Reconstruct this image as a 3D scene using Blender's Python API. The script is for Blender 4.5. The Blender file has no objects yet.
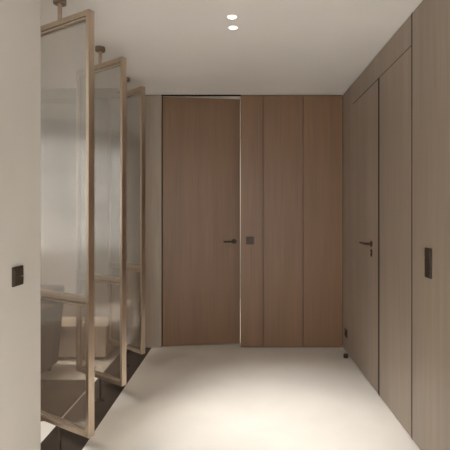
import bpy, bmesh, math
from mathutils import Vector, Matrix
S = bpy.context.scene
C = S.collection
PI = math.pi

# ------------------------------------------------------------------ helpers
def box(bm, x0, x1, y0, y1, z0, z1, bev=0.0):
    t = bmesh.new()
    vs = [t.verts.new((x, y, z)) for x in (x0, x1) for y in (y0, y1) for z in (z0, z1)]
    for f in ((0,1,3,2),(4,6,7,5),(0,4,5,1),(2,3,7,6),(0,2,6,4),(1,5,7,3)):
        t.faces.new([vs[i] for i in f])
    if bev:
        bmesh.ops.bevel(t, geom=t.edges[:], offset=bev, segments=2, affect='EDGES', profile=0.5)
    merge(bm, t)

def merge(bm, t, mat=None):
    if mat is not None:
        bmesh.ops.transform(t, matrix=mat, verts=t.verts[:])
    bmesh.ops.recalc_face_normals(t, faces=t.faces[:])
    me = bpy.data.meshes.new('tmp'); t.to_mesh(me); t.free()
    bm.from_mesh(me); bpy.data.meshes.remove(me)

def lathe(bm, profile, mat=None, n=32):
    """closed solid of revolution about z; profile = [(r, z), ...] bottom to top"""
    t = bmesh.new(); rings = []
    for r, z in profile:
        rings.append([t.verts.new((r*math.cos(2*PI*k/n), r*math.sin(2*PI*k/n), z)) for k in range(n)])
    for a, b in zip(rings, rings[1:]):
        for k in range(n):
            t.faces.new((a[k], a[(k+1) % n], b[(k+1) % n], b[k]))
    t.faces.new(rings[0][::-1]); t.faces.new(rings[-1])
    merge(bm, t, mat)

def annulus(bm, r0, r1, z0, z1, n=40):
    t = bmesh.new(); R = []
    for r, z in ((r0, z1), (r0, z0 + .0015), (r0 + .0015, z0), (r1 - .001, z0), (r1, z0 + .001), (r1, z1)):
        R.append([t.verts.new((r*math.cos(2*PI*k/n), r*math.sin(2*PI*k/n), z)) for k in range(n)])
    for a, b in zip(R, R[1:] + R[:1]):
        for k in range(n):
            t.faces.new((a[k], a[(k+1) % n], b[(k+1) % n], b[k]))
    merge(bm, t)

def tube(bm, pts, r, n=14):
    t = bmesh.new(); pts = [Vector(p) for p in pts]; rings = []
    for i, p in enumerate(pts):
        d = (pts[min(i+1, len(pts)-1)] - pts[max(i-1, 0)]).normalized()
        up = Vector((0, 0, 1)) if abs(d.z) < .9 else Vector((1, 0, 0))
        u = d.cross(up).normalized(); v = d.cross(u).normalized()
        rings.append([t.verts.new(p + r*(u*math.cos(2*PI*k/n) + v*math.sin(2*PI*k/n))) for k in range(n)])
    for a, b in zip(rings, rings[1:]):
        for k in range(n):
            t.faces.new((a[k], a[(k+1) % n], b[(k+1) % n], b[k]))
    t.faces.new(rings[0][::-1]); t.faces.new(rings[-1])
    merge(bm, t)

def obj(name, bm, mat, parent=None, smooth=False):
    me = bpy.data.meshes.new(name); bm.to_mesh(me); bm.free()
    me.materials.append(mat)
    o = bpy.data.objects.new(name, me); C.objects.link(o)
    if smooth:
        for p in me.polygons: p.use_smooth = True
        me.set_sharp_from_angle(angle=math.radians(35))
    if parent: o.parent = parent
    return o

def tag(o, label, cat, group=None, kind=None):
    o['label'] = label; o['category'] = cat
    if group: o['group'] = group
    if kind: o['kind'] = kind
    return o

def thing(name, label, cat, loc=(0, 0, 0), rz=0, group=None, kind=None):
    o = bpy.data.objects.new(name, None); C.objects.link(o)
    o.empty_display_size = .1
    o.location = loc; o.rotation_euler = (0, 0, rz)
    return tag(o, label, cat, group, kind)

def struct(name, bm, m, label, cat):
    return tag(obj(name, bm, m), label, cat, kind='structure')

# ------------------------------------------------------------------ materials
def new_mat(name):
    m = bpy.data.materials.new(name); m.use_nodes = True
    nt = m.node_tree
    return m, nt, nt.nodes['Principled BSDF']

def L(nt, a, b): nt.links.new(a, b)

def noisy(name, c0, c1, scale=(1, 1, 1), ns=4, detail=4, rough=.5, metallic=0, bump=0, spec=.5, lo=.35, hi=.65):
    m, nt, p = new_mat(name)
    tc = nt.nodes.new('ShaderNodeTexCoord'); mp = nt.nodes.new('ShaderNodeMapping')
    mp.inputs['Scale'].default_value = scale
    n = nt.nodes.new('ShaderNodeTexNoise'); n.inputs['Scale'].default_value = ns; n.inputs['Detail'].default_value = detail
    r = nt.nodes.new('ShaderNodeValToRGB')
    r.color_ramp.elements[0].position = lo; r.color_ramp.elements[1].position = hi
    r.color_ramp.elements[0].color = (*c0, 1); r.color_ramp.elements[1].color = (*c1, 1)
    L(nt, tc.outputs['Object'], mp.inputs['Vector']); L(nt, mp.outputs['Vector'], n.inputs['Vector'])
    L(nt, n.outputs['Fac'], r.inputs['Fac']); L(nt, r.outputs['Color'], p.inputs['Base Color'])
    p.inputs['Roughness'].default_value = rough; p.inputs['Metallic'].default_value = metallic
    p.inputs['Specular IOR Level'].default_value = spec
    if bump:
        b = nt.nodes.new('ShaderNodeBump'); b.inputs['Strength'].default_value = bump; b.inputs['Distance'].default_value = .002
        L(nt, n.outputs['Fac'], b.inputs['Height']); L(nt, b.outputs['Normal'], p.inputs['Normal'])
    return m

def veneer(name, dark, light, rough=.42):
    m, nt, p = new_mat(name)
    tc = nt.nodes.new('ShaderNodeTexCoord')
    def layer(scale, ns, detail, lo, hi, c0, c1):
        mp = nt.nodes.new('ShaderNodeMapping'); mp.inputs['Scale'].default_value = scale
        n = nt.nodes.new('ShaderNodeTexNoise'); n.inputs['Scale'].default_value = ns; n.inputs['Detail'].default_value = detail
        r = nt.nodes.new('ShaderNodeValToRGB')
        r.color_ramp.elements[0].position = lo; r.color_ramp.elements[1].position = hi
        r.color_ramp.elements[0].color = (*c0, 1); r.color_ramp.elements[1].color = (*c1, 1)
        L(nt, tc.outputs['Object'], mp.inputs['Vector']); L(nt, mp.outputs['Vector'], n.inputs['Vector'])
        L(nt, n.outputs['Fac'], r.inputs['Fac'])
        return r
    fine = layer((1, 1, .012), 130, 3, .3, .7, dark, light)                 # vertical pores
    broad = layer((1, 1, .06), 7, 3, .3, .7, (.90, .90, .90), (1.08, 1.08, 1.08))   # broad bands
    mx = nt.nodes.new('ShaderNodeMix'); mx.data_type = 'RGBA'; mx.blend_type = 'MULTIPLY'
    mx.inputs['Factor'].default_value = 1
    L(nt, fine.outputs['Color'], mx.inputs['A']); L(nt, broad.outputs['Color'], mx.inputs['B'])
    L(nt, mx.outputs['Result'], p.inputs['Base Color'])
    p.inputs['Roughness'].default_value = rough
    p.inputs['Specular IOR Level'].default_value = .34
    return m

M = {}
M['plaster'] = noisy('warm_white_plaster', (.60, .58, .55), (.62, .60, .57), ns=3, rough=.9, spec=.1)
M['ceiling'] = noisy('matt_ceiling_paint', (.79, .775, .755), (.81, .795, .775), ns=2, rough=.95, spec=.05)
M['floor'] = noisy('pale_microcement', (.70, .67, .625), (.75, .72, .675), ns=2.2, detail=6, rough=.42, spec=.35)
M['threshold'] = noisy('dark_brown_stone', (.040, .030, .023), (.06, .046, .036), ns=6, rough=.35, spec=.4)
M['veneer_back'] = veneer('brown_oak_veneer', (.165, .092, .050), (.205, .117, .067))
M['veneer_right'] = veneer('grey_brown_oak_veneer', (.29, .236, .19), (.35, .29, .238))
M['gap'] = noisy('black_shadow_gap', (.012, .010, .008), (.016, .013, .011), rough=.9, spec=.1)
M['trim'] = noisy('joint_shade_brown', (.040, .031, .023), (.048, .037, .028), rough=.7, spec=.2)  # joint colour dark enough to stand in for gap shade
M['bronze'] = noisy('dark_bronze', (.050, .037, .027), (.062, .046, .034), ns=40, rough=.5, metallic=.2, spec=.3)
M['champagne'] = noisy('champagne_bronze', (.50, .405, .315), (.55, .45, .355), scale=(1, 1, .05), ns=40, rough=.32, metallic=1)
M['mount'] = noisy('mid_bronze', (.24, .19, .145), (.28, .225, .17), ns=40, rough=.4, metallic=.7)
M['steel'] = noisy('brushed_steel', (.5, .47, .42), (.58, .55, .5), ns=50, rough=.3, metallic=1)
M['taupe'] = noisy('taupe_lacquer', (.42, .35, .29), (.46, .385, .32), ns=5, rough=.6)
M['bouclee'] = noisy('dark_brown_upholstery', (.06, .040, .027), (.09, .062, .043), ns=220, rough=.95, bump=.6, spec=.1)
M['wall_taupe'] = noisy('taupe_plaster', (.27, .23, .19), (.30, .255, .215), ns=2, rough=.9, spec=.1)
M['rug'] = noisy('brown_rug_pile', (.045, .032, .023), (.075, .055, .040), ns=160, rough=1, bump=.6, spec=.05)
M['window_metal'] = noisy('grey_window_metal', (.30, .29, .28), (.34, .33, .32), ns=20, rough=.5, metallic=.3)

# fine woven mesh laminated in glass; lower panes carry a darker tint in place of dim reflections
def mesh_glass(name, tint, mesh, lo, hi):
    m, nt, p = new_mat(name)
    out = nt.nodes['Material Output']
    tc = nt.nodes.new('ShaderNodeTexCoord'); mp = nt.nodes.new('ShaderNodeMapping'); mp.inputs['Scale'].default_value = (1, 1, .25)
    nz = nt.nodes.new('ShaderNodeTexNoise'); nz.inputs['Scale'].default_value = 9; nz.inputs['Detail'].default_value = 3
    L(nt, tc.outputs['Object'], mp.inputs['Vector']); L(nt, mp.outputs['Vector'], nz.inputs['Vector'])
    mr = nt.nodes.new('ShaderNodeMapRange'); mr.inputs['To Min'].default_value = lo; mr.inputs['To Max'].default_value = hi
    mr.inputs['From Min'].default_value = .3; mr.inputs['From Max'].default_value = .7
    L(nt, nz.outputs['Fac'], mr.inputs['Value'])
    tr = nt.nodes.new('ShaderNodeBsdfTransparent'); tr.inputs['Color'].default_value = (*tint, 1)
    p.inputs['Base Color'].default_value = (*mesh, 1); p.inputs['Roughness'].default_value = .6
    gl = nt.nodes.new('ShaderNodeBsdfGlossy'); gl.inputs['Roughness'].default_value = .12; gl.inputs['Color'].default_value = (.9, .9, .9, 1)
    m1 = nt.nodes.new('ShaderNodeMixShader'); m2 = nt.nodes.new('ShaderNodeMixShader')
    L(nt, mr.outputs['Result'], m1.inputs['Fac']); L(nt, tr.outputs[0], m1.inputs[1]); L(nt, p.outputs[0], m1.inputs[2])
    m2.inputs['Fac'].default_value = .18
    L(nt, m1.outputs[0], m2.inputs[1]); L(nt, gl.outputs[0], m2.inputs[2]); L(nt, m2.outputs[0], out.inputs['Surface'])
    return m
M['glass_upper'] = mesh_glass('mesh_laminated_glass', (.82, .80, .77), (.50, .475, .44), .14, .20)
M['glass_lower'] = mesh_glass('dim_mesh_glass', (.81, .765, .71), (.40, .33, .27), .08, .13)
# clear window glass
m, nt, p = new_mat('window_glass')
out = nt.nodes['Material Output']
tr = nt.nodes.new('ShaderNodeBsdfTransparent'); tr.inputs['Color'].default_value = (.95, .96, .96, 1)
gl = nt.nodes.new('ShaderNodeBsdfGlossy'); gl.inputs['Roughness'].default_value = .02
fr = nt.nodes.new('ShaderNodeFresnel'); mx = nt.nodes.new('ShaderNodeMixShader')
L(nt, fr.outputs[0], mx.inputs['Fac']); L(nt, tr.outputs[0], mx.inputs[1]); L(nt, gl.outputs[0], mx.inputs[2]); L(nt, mx.outputs[0], out.inputs['Surface'])
M['window_glass'] = m
m, nt, p = new_mat('sheer_linen')
out = nt.nodes['Material Output']
tl = nt.nodes.new('ShaderNodeBsdfTranslucent'); tl.inputs['Color'].default_value = (.46, .46, .455, 1)
tr = nt.nodes.new('ShaderNodeBsdfTransparent'); tr.inputs['Color'].default_value = (.95, .94, .92, 1)
p.inputs['Base Color'].default_value = (.52, .515, .50, 1); p.inputs['Roughness'].default_value = 1
m1 = nt.nodes.new('ShaderNodeMixShader'); m2 = nt.nodes.new('ShaderNodeMixShader')
m1.inputs['Fac'].default_value = .5; m2.inputs['Fac'].default_value = .22
L(nt, tl.outputs[0], m1.inputs[1]); L(nt, p.outputs[0], m1.inputs[2])
L(nt, m1.outputs[0], m2.inputs[1]); L(nt, tr.outputs[0], m2.inputs[2]); L(nt, m2.outputs[0], out.inputs['Surface'])
M['sheer'] = m
m, nt, p = new_mat('lamp_lens')
p.inputs['Emission Color'].default_value = (1, .93, .82, 1); p.inputs['Emission Strength'].default_value = .8
p.inputs['Base Color'].default_value = (.9, .88, .84, 1)
M['lens'] = m

# ------------------------------------------------------------------ dimensions (metres; x right, y along the corridor)
H = 2.60
XL, XR, YB = -.935, 1.03, 4.47       # wall faces
XS = -1.21                           # far edge of the dark threshold
YE = 2.012                           # end of the left wall
XW = -4.6                            # window wall of the side room
Y0 = -2.6                            # closed end behind
YF = 7.0                             # end of the room beyond the ajar door

# ------------------------------------------------------------------ setting
b = bmesh.new()
box(b, XL, XR + .1, Y0, YF, -.1, 0); box(b, XW, XS, Y0, YB, -.1, 0); box(b, XS, XL, Y0, YE, -.1, 0); box(b, XS, XL, YB, YF, -.1, 0)
box(b, -2.2, XS, YB, YF, -.1, 0)
struct('floor', b, M['floor'], 'pale seamless stone floor lit by a pool of lamplight', 'floor')
b = bmesh.new(); box(b, XS, XL, YE, YB, -.1, 0)
struct('trim_1', b, M['threshold'], 'dark brown stone strip set in the floor under the pivoting glass screens', 'floor strip')
b = bmesh.new(); box(b, XW - .2, XR + .3, Y0 - .1, YF + .1, H, H + .12)
struct('ceiling', b, M['ceiling'], 'plain warm white ceiling over the corridor', 'ceiling')
b = bmesh.new(); box(b, XS, XL, Y0, YE, 0, H)
struct('wall_left', b, M['plaster'], 'warm white plaster wall with a square switch, ending before the glass screens', 'wall')
b = bmesh.new()
box(b, XW - .2, -.85, Y0 - .1, Y0, 0, H); box(b, .95, XR + .3, Y0 - .1, Y0, 0, H)
box(b, -.85, .95, Y0 - .1, Y0, 0, .25); box(b, -.85, .95, Y0 - .1, Y0, 2.45, H)
struct('wall_front', b, M['plaster'], 'white wall closing the corridor behind the viewer', 'wall')

# back wall: dark carcass with veneered panels, gaps of 4 mm
DX0, DX1 = -.833, -.020
b = bmesh.new()
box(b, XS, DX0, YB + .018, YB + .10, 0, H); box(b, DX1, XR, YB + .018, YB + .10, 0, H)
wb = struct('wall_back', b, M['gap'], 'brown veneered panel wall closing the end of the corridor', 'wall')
for x0, x1 in ((XS, DX0), (DX1, .210), (.210, .621), (.621, XR)):
    b = bmesh.new(); box(b, x0 + .002, x1 - .002, YB, YB + .018, .006, H - .007, .0012)
    obj('wall_panel', b, M['veneer_right'] if x0 == XS else M['veneer_back'], wb)
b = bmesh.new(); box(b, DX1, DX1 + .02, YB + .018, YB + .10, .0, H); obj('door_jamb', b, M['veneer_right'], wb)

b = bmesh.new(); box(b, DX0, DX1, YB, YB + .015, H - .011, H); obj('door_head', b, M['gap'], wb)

# ajar full-height door, hinged on its left, opening into the next room
d1 = thing('door_1', 'tall brown veneered door standing slightly ajar at the corridor end', 'door', (DX0 + .006, YB + .018, 0), math.radians(7.6), kind='structure')
b = bmesh.new(); box(b, 0, .805, 0, .045, .008, H - .014, .0015); obj('door_leaf', b, M['veneer_back'], d1)
b = bmesh.new()
lathe(b, [(.0, 0), (.024, 0), (.026, .002), (.026, .008), (.024, .010), (.0, .010)][1:5], Matrix.Translation((.742, 0, 1.085)) @ Matrix.Rotation(PI/2, 4, 'X'))
hd = obj('door_handle', b, M['bronze'], d1, True)
b = bmesh.new()
tube(b, [(.742, -.008, 1.085), (.742, -.035, 1.085), (.738, -.046, 1.085), (.728, -.050, 1.085), (.69, -.050, 1.085), (.628, -.050, 1.085)], .009)
obj('lever', b, M['bronze'], hd, True)
for z in (.3, 1.3, 2.3):
    b = bmesh.new(); lathe(b, [(.006, z - .05), (.007, z - .048), (.007, z + .048), (.006, z + .05)], Matrix.Translation((-.001, .05, 0)), 16)
    obj('hinge', b, M['bronze'], d1, True)

# right wall: panels, header band, flush door
Yj = (4.06, 3.285, 2.652)
ZH = 2.403
b = bmesh.new()
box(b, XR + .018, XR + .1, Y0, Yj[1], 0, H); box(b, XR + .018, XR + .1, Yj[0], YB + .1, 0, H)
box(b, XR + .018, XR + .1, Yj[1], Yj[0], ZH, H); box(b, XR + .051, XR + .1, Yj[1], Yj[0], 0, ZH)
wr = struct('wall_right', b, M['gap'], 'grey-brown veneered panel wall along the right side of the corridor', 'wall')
def rpanel(y0, y1, z0, z1):
    b = bmesh.new(); box(b, XR, XR + .018, y0 + .002, y1 - .002, z0, z1, .0012)
    obj('wall_panel', b, M['veneer_right'], wr)
rpanel(Yj[0], YB - .001, .006, H - .005)
rpanel(Yj[2] + .008, Yj[0], ZH + .003, H - .005)
rpanel(Yj[2] + .008, Yj[1] - .008, .006, ZH - .004)
# dark strips filling the panel joints, their colour standing in for deep-gap shade
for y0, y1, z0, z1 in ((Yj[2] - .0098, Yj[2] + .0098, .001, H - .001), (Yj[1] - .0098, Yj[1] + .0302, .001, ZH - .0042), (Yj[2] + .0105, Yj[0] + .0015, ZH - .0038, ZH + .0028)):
    b = bmesh.new(); box(b, XR + .0015, XR + .0178, y0, y1, z0, z1); obj('joint_shade_strip', b, M['trim'], wr)
rpanel(.9, Yj[2] - .008, .006, H - .005)
rpanel(-.8, .9, .006, H - .005)
rpanel(Y0, -.8, .006, H - .005)

d2 = thing('door_2', 'flush grey-brown door with bronze lever set in the right panel wall', 'door', (XR + .0005, Yj[1] + .031, 0), 0, kind='structure')
b = bmesh.new(); box(b, 0, .045, 0, Yj[0] - Yj[1] - .033, .007, ZH - .005, .0015); obj('door_leaf', b, M['veneer_right'], d2)
hy = 3.475 - (Yj[1] + .031)
b = bmesh.new()
lathe(b, [(.020, 0), (.0225, .002), (.0225, .007), (.020, .009)], Matrix.Translation((0, hy, 1.135)) @ Matrix.Rotation(-PI/2, 4, 'Y'))
hd = obj('door_handle', b, M['bronze'], d2, True)
b = bmesh.new()
tube(b, [(-.007, hy, 1.135), (-.036, hy, 1.135), (-.047, hy + .004, 1.135), (-.051, hy + .014, 1.135), (-.051, hy + .08, 1.135), (-.051, hy + .15, 1.135)], .009)
obj('lever', b, M['bronze'], hd, True)
b = bmesh.new()
lathe(b, [(.018, 0), (.020, .002), (.020, .006), (.018, .008)], Matrix.Translation((0, hy, 1.062)) @ Matrix.Rotation(-PI/2, 4, 'Y') @ Matrix.Diagonal((1.5, .85, 1, 1)))
ke = obj('key_escutcheon', b, M['bronze'], d2, True)
b = bmesh.new(); lathe(b, [(.006, .0), (.006, .0015)], Matrix.Translation((-.0075, hy, 1.066)) @ Matrix.Rotation(-PI/2, 4, 'Y'), 16)
obj('keyhole', b, M['steel'], ke)

# side room behind the screens
b = bmesh.new(); box(b, XW - .2, XS - .001, YB - .03, YB + .10, 0, H)
struct('wall_side_back', b, M['wall_taupe'], 'taupe plaster wall of the side room seen through the glass screens', 'wall')
b = bmesh.new(); box(b, XW, XS - .02, 4.24, YB - .03, 2.50, H)
struct('trim_2', b, M['wall_taupe'], 'taupe ceiling bulkhead along the side room wall', 'bulkhead')
WY0, WY1, WZ0, WZ1 = .3, 3.9, .85, 2.42
b = bmesh.new()
box(b, XW - .2, XW, Y0, WY0, 0, H); box(b, XW - .2, XW, WY1, YB - .03, 0, H)
box(b, XW - .2, XW, WY0, WY1, 0, WZ0); box(b, XW - .2, XW, WY0, WY1, WZ1, H)
struct('wall_side_left', b, M['plaster'], 'pale window wall of the side room', 'wall')
w1 = thing('window_1', 'wide window of the side room reflected pale in the glass screens', 'window', (XW - .12, 0, 0), kind='structure')
b = bmesh.new()
for y in (WY0, 1.2, 2.1, 3.0, WY1): box(b, 0, .06, max(WY0, y - .03), min(WY1, y + .03), WZ0, WZ1)
for z in (WZ0, 1.45, 1.95, WZ1): box(b, .005, .055, WY0, WY1, max(WZ0, z - .03), min(WZ1, z + .03))
obj('window_frame', b, M['window_metal'], w1)
b = bmesh.new(); box(b, .027, .033, WY0 + .01, WY1 - .01, WZ0 + .01, WZ1 - .01); obj('window_pane', b, M['window_glass'], w1)

w2 = thing('added_window', 'tall unseen window added behind the viewer to brighten the corridor', 'window', (0, Y0 - .08, 0), kind='structure')  # added out of view, its daylight lifts the ambient level
b = bmesh.new()
for x in (-.85, .05, .95): box(b, max(-.85, x - .03), min(.95, x + .03), 0, .06, .25, 2.45)
for z in (.25, 2.45): box(b, -.85, .95, .005, .055, max(.25, z - .03), min(2.45, z + .03))
obj('window_frame', b, M['window_metal'], w2)
b = bmesh.new(); box(b, -.84, .94, .027, .033, .26, 2.44); obj('window_pane', b, M['window_glass'], w2)

# room beyond the ajar door
b = bmesh.new(); box(b, -2.2, XR + .1, YF, YF + .1, 0, H)
struct('wall_beyond_back', b, M['plaster'], 'pale far wall of the room beyond the ajar door', 'wall')
b = bmesh.new(); box(b, -2.3, -2.2, YB + .1, YF, 0, H)
struct('wall_beyond_left', b, M['plaster'], 'pale left wall of the room beyond the ajar door', 'wall')
b = bmesh.new(); box(b, XR, XR + .1, YB + .1, YF, 0, H)
struct('wall_beyond_right', b, M['plaster'], 'pale right wall of the room beyond the ajar door', 'wall')

# ------------------------------------------------------------------ pivoting glass screens
ZB, ZT, ZM = .168, 2.472, .905
TH = .040
def make_screen(hw):
    t = thing('pivot_screen', '', 'screen', group='pivoting glass screens')
    st = .020
    for s in (-1, 1):
        b = bmesh.new(); x0, x1 = sorted((s*hw, s*(hw - st)))
        box(b, x0, x1, -TH/2, TH/2, ZB, ZT, .0012); obj('stile', b, M['champagne'], t)
    a = hw - st
    for z0, z1 in ((ZB, ZB + .026), (ZM - .014, ZM + .014), (ZT - .030, ZT)):
        b = bmesh.new(); box(b, -a, a, -TH/2 + .001, TH/2 - .001, z0, z1, .0012); obj('rail', b, M['champagne'], t)
    # glazing beads, one loop round each pane, set back behind a shadow groove
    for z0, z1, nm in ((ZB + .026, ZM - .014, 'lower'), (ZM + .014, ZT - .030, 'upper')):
        b = bmesh.new(); g, w = .005, .011
        for y0, y1 in ((-TH/2 + .004, -.004), (.004, TH/2 - .004)):
            box(b, -a, a, y0, y1, z1 - g - w, z1 - g); box(b, -a, a, y0, y1, z0, z0 + .006)
            box(b, -a, -a + .006, y0, y1, z0, z1 - g); box(b, a - .006, a, y0, y1, z0, z1 - g)
        obj('glazing_bead', b, M['champagne'], t)
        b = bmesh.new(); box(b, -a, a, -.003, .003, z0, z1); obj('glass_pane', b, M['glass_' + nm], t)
    b = bmesh.new(); lathe(b, [(.012, ZT), (.012, H - .028)], n=24); r = obj('pivot_rod', b, M['champagne'], t, True)
    b = bmesh.new(); lathe(b, [(.033, H - .030), (.036, H - .028), (.036, H - .001), (.036, H)]); obj('ceiling_mount', b, M['mount'], t, True)
    b = bmesh.new(); lathe(b, [(.008, .006), (.008, ZB)], n=24); obj('pivot_rod', b, M['bronze'], t, True)
    b = bmesh.new(); lathe(b, [(.030, 0), (.030, .005), (.028, .007)]); obj('floor_mount', b, M['bronze'], t, True)
    return t
screen = make_screen(.268)
SL = ['nearest tall bronze-framed glass screen, turned on its pivot beside the white wall',
      'middle tall bronze-framed glass screen, pivoting between the two others',
      'farthest tall bronze-framed glass screen, pivoting beside the brown end wall']
for i, (x, y, a) in enumerate(((-1.045, 2.485, 31), (-1.050, 3.205, 35), (-1.054, 3.925, 42))):
    o = screen
    if i:
        o = screen.copy(); C.objects.link(o)
        for ch in screen.children:
            c = ch.copy(); C.objects.link(c); c.parent = o
    o.location = (x, y, 0); o.rotation_euler = (0, 0, -math.radians(a)); o['label'] = SL[i]

# ------------------------------------------------------------------ switches, socket, door stop
def plate(name, label, cat, loc, rz, w, h, keys, dot=False):
    """wall plate; local +y points out of the wall's face into -y (front at y<0)"""
    t = thing(name, label, cat, loc, rz)
    b = bmesh.new(); box(b, -w/2, w/2, -.008, 0, -h/2, h/2, .0015); p_ = obj('cover_plate', b, M['bronze'], t)
    n = keys; kh = (h - .012)/n
    for k in range(n):
        z0 = -h/2 + .006 + k*kh
        b = bmesh.new(); box(b, -w/2 + .006, w/2 - .006, -.0115, -.008, z0 + .0018, z0 + kh - .0018, .001)
        obj('rocker_key', b, M['bronze'], t)
    if dot:
        b = bmesh.new(); box(b, w/2 - .026, w/2 - .008, -.0125, -.0115, -.004, -.001); obj('pale_mark', b, M['steel'], t)
    return t
plate('light_switch', 'square dark bronze switch plate on the white left wall', 'switch', (XL, 1.800, 1.115), PI/2, .080, .080, 1, True)
plate('light_switch', 'square dark switch plate on the brown end wall beside the ajar door', 'switch', (.075, YB, 1.102), 0, .080, .080, 1)
k = plate('light_switch', 'tall narrow dark switch panel with three keys on the right wall', 'switch', (XR, 2.405, 1.101), -PI/2, .078, .165, 3)
for z in (.030, -.042):  # pale bits standing in for edge highlights on the panel
    b = bmesh.new(); box(b, -.037, -.029, -.0122, -.0115, z - .002, z + .002); obj('pale_mark', b, M['steel'], k)
t = thing('power_socket', 'small dark socket plate low on the right wall near the far corner', 'socket', (XR, 4.32, .19), -PI/2)
b = bmesh.new(); box(b, -.04, .04, -.008, 0, -.04, .04, .0015); obj('cover_plate', b, M['bronze'], t)
b = bmesh.new(); lathe(b, [(.021, 0), (.021, .002), (.018, .003)], Matrix.Translation((0, -.008, 0)) @ Matrix.Rotation(PI/2, 4, 'X')); obj('socket_face', b, M['gap'], t, True)
t = thing('door_stop', 'small dark cylindrical door stop on the floor in the far right corner', 'door stop', (.985, 4.155, 0))
b = bmesh.new(); lathe(b, [(.021, 0), (.022, .002), (.022, .030), (.020, .036), (.014, .038)]); obj('body', b, M['bronze'], t, True)
b = bmesh.new(); lathe(b, [(.0225, .013), (.024, .015), (.024, .023), (.0225, .025)]); obj('rubber_ring', b, M['gap'], t, True)

# ------------------------------------------------------------------ twin recessed downlights
def downlight(x, y, label):
    t = thing('recessed_downlight', label, 'downlight', (x, y, H), group='recessed spotlights in the corridor ceiling')
    b = bmesh.new(); annulus(b, .028, .033, -.003, 0); obj('trim_ring', b, M['ceiling'], t, True)
    b = bmesh.new(); lathe(b, [(.026, -.0015), (.028, -.0005), (.028, 0)]); obj('lens', b, M['lens'], t, True)
downlight(-.066, 2.71, 'round lit recessed ceiling spotlight, the one nearer the viewer')
downlight(-.063, 2.865, 'round lit recessed ceiling spotlight, the one nearer the end wall')

# ------------------------------------------------------------------ side room furniture glimpsed through the glass; curtain and wide rug added for reflections
t = thing('low_bench', 'long low taupe bench against the side room wall behind the glass', 'bench', (-1.85, 4.24, 0))
b = bmesh.new(); box(b, -.62, .58, -.19, .19, .29, .33, .004); obj('seat', b, M['taupe'], t)
b = bmesh.new(); box(b, -.61, .57, -.18, .185, .04, .289); obj('body', b, M['taupe'], t)
b = bmesh.new(); box(b, -.57, .53, -.14, .16, 0, .04); obj('plinth', b, M['gap'], t)

t = thing('curtain', 'pale sheer curtain added across the side room window to soften its reflection', 'curtain', (XW + .10, 0, 0))  # added to tone down the bright window mirrored in the panes
b = bmesh.new(); n = 220; y0, y1 = WY0 - .25, WY1 + .25; R = []
for k in range(n + 1):
    u = k/n; w = .028*math.sin(u*2*PI*27) + .010*math.sin(u*2*PI*11 + 1)
    R.append([b.verts.new((w + dx, y0 + u*(y1 - y0), z)) for dx, z in ((0, .02), (0, 2.55), (.003, 2.55), (.003, .02))])
for p_, q_ in zip(R, R[1:]):
    for k in range(4): b.faces.new((p_[k], p_[(k+1) % 4], q_[(k+1) % 4], q_[k]))
bmesh.ops.recalc_face_normals(b, faces=b.faces[:])
obj('sheer', b, M['sheer'], t, True)
b = bmesh.new(); box(b, -.02, .025, y0 - .05, y1 + .05, 2.551, H, .002); obj('curtain_track', b, M['window_metal'], t)
t = thing('armchair', 'dark brown upholstered armchair behind the nearest glass screen', 'armchair', (-2.02, 3.64, .003), math.radians(-8))
def taper(bm, x0, x1, y0, y1, z0, z1, flare):
    tb = bmesh.new()
    vs = [tb.verts.new((x + (flare if x == x1 else -flare) * (1 if z == z1 else 0), y, z)) for x in (x0, x1) for y in (y0, y1) for z in (z0, z1)]
    for f in ((0,1,3,2),(4,6,7,5),(0,4,5,1),(2,3,7,6),(0,2,6,4),(1,5,7,3)): tb.faces.new([vs[i] for i in f])
    bmesh.ops.bevel(tb, geom=tb.edges[:], offset=.03, segments=4, affect='EDGES', profile=.5)
    merge(bm, tb)
b = bmesh.new(); taper(b, -.34, .34, .14, .30, .04, .74, .07); obj('backrest', b, M['bouclee'], t, True)
for s in (-1, 1):
    b = bmesh.new(); x0, x1 = sorted((s*.24, s*.36)); taper(b, x0, x1, -.32, .16, .04, .60, .05); obj('armrest', b, M['bouclee'], t, True)
b = bmesh.new(); box(b, -.24, .24, -.33, .15, .05, .28, .02); obj('seat_base', b, M['bouclee'], t, True)
b = bmesh.new(); box(b, -.225, .225, -.34, .14, .28, .42, .045); obj('seat_cushion', b, M['bouclee'], t, True)
for sx in (-1, 1):
    for sy in (-.27, .22):
        b = bmesh.new(); lathe(b, [(.014, 0), (.02, .05)], Matrix.Translation((sx*.3, sy, 0)), 16); obj('leg', b, M['gap'], t)

b = bmesh.new(); box(b, -2.2, 0, -.72, 0, 0, .003, .001)
o = tag(obj('rug', b, M['rug']), 'dark brown runner rug on the side room floor, right behind the nearest glass screen', 'rug')
o.location = (-1.222, 3.60, 0)
b = bmesh.new(); box(b, -3.0, 0, -2.4, 0, 0, .012, .004)  # unseen rug, added to darken what the lower panes mirror
o = tag(obj('rug', b, M['rug']), 'wide dark rug added out of view to dim the reflections in the lower panes', 'rug')
o.location = (-1.40, 2.72, 0)

# ------------------------------------------------------------------ lights
def aim(o, to):
    o.rotation_euler = (Vector(to) - o.location).to_track_quat('-Z', 'Y').to_euler()
def spot(loc, to, e, size, blend, col=(1, .965, .91), r=.03):
    l = bpy.data.lights.new('spotlight_beam', 'SPOT'); l.energy = e; l.spot_size = math.radians(size); l.spot_blend = blend
    l.shadow_soft_size = r; l.color = col
    o = bpy.data.objects.new('spotlight_beam', l); C.objects.link(o); o.location = loc; aim(o, to); return o
spot((-.066, 2.71, H - .012), (.22, 2.55, 0), 49, 50, 1)
spot((-.063, 2.865, H - .012), (.30, 3.02, 0), 49, 50, 1)
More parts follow.
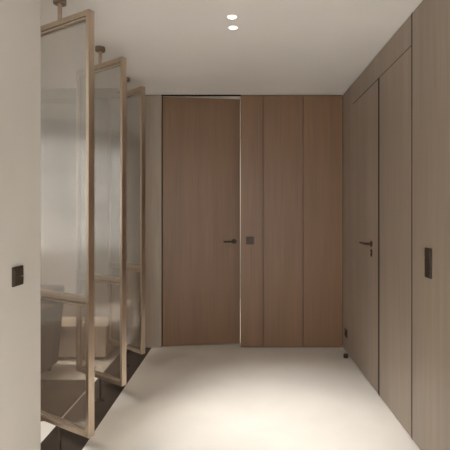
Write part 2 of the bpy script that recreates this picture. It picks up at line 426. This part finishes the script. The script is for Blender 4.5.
# extra spots added out of view, to brighten the ceiling by floor bounce
spot((-.066, 1.0, H - .012), (.05, 1.0, 0), 205, 62, 1)
spot((-.066, -.9, H - .012), (.05, -.9, 0), 205, 62, 1)
# unseen lamps added in the side room to brighten its curtain, floor and panes
spot((-3.75, 2.9, H - .012), (-4.45, 2.7, 1.1), 34, 100, 1, (1, .985, .96))
spot((-3.75, 1.4, H - .012), (-4.45, 1.4, 1.1), 34, 100, 1, (1, .985, .96))
spot((-2.3, 3.75, H - .012), (-2.3, 4.05, 0), 110, 64, 1)
l = bpy.data.lights.new('side_room_fill', 'AREA'); l.shape = 'DISK'; l.size = .9; l.energy = 42; l.color = (1, .96, .90)  # added soft fill, spills onto the corridor floor and ceiling
o = bpy.data.objects.new('side_room_fill', l); C.objects.link(o); o.location = (-2.5, .9, H - .02)
# lamp of the room beyond
l = bpy.data.lights.new('next_room_lamp', 'AREA'); l.shape = 'DISK'; l.size = .5; l.energy = 10; l.color = (1, .88, .74)
o = bpy.data.objects.new('next_room_lamp', l); C.objects.link(o); o.location = (-.4, 5.8, H - .01)
# daylight: sky through the side room's window and the added one behind the viewer
W = bpy.data.worlds.new('sky'); S.world = W; W.use_nodes = True
bg = W.node_tree.nodes['Background']; bg.inputs['Color'].default_value = (1, .985, .96, 1); bg.inputs['Strength'].default_value = 3.2
for w, h, loc, rz in ((WY1 - WY0, WZ1 - WZ0, (XW - .16, (WY0 + WY1)/2, (WZ0 + WZ1)/2), -PI/2), (1.8, 2.2, (.05, Y0 - .12, 1.35), 0)):
    l = bpy.data.lights.new('window_portal', 'AREA'); l.shape = 'RECTANGLE'; l.size = w; l.size_y = h
    l.cycles.is_portal = True
    o = bpy.data.objects.new('window_portal', l); C.objects.link(o)
    o.location = loc; o.rotation_euler = (PI/2, 0, rz)

# ------------------------------------------------------------------ camera and view
cd = bpy.data.cameras.new('camera'); cam = bpy.data.objects.new('camera', cd); C.objects.link(cam)
cam.location = (0, 0, 1.37); cam.rotation_euler = (PI/2, 0, 0)
cd.sensor_width = 36; cd.lens = 36*435/450
cd.shift_x = -17.7/450; cd.shift_y = -10.6/450
cd.clip_start = .05
S.camera = cam
S.view_settings.view_transform = 'Standard'; S.view_settings.look = 'None'
S.view_settings.exposure = 1.70; S.view_settings.gamma = 1; S.view_settings.use_curve_mapping = False
S.cycles.max_bounces = 16; S.cycles.diffuse_bounces = 8; S.cycles.transparent_max_bounces = 16
S.cycles.use_denoising = True
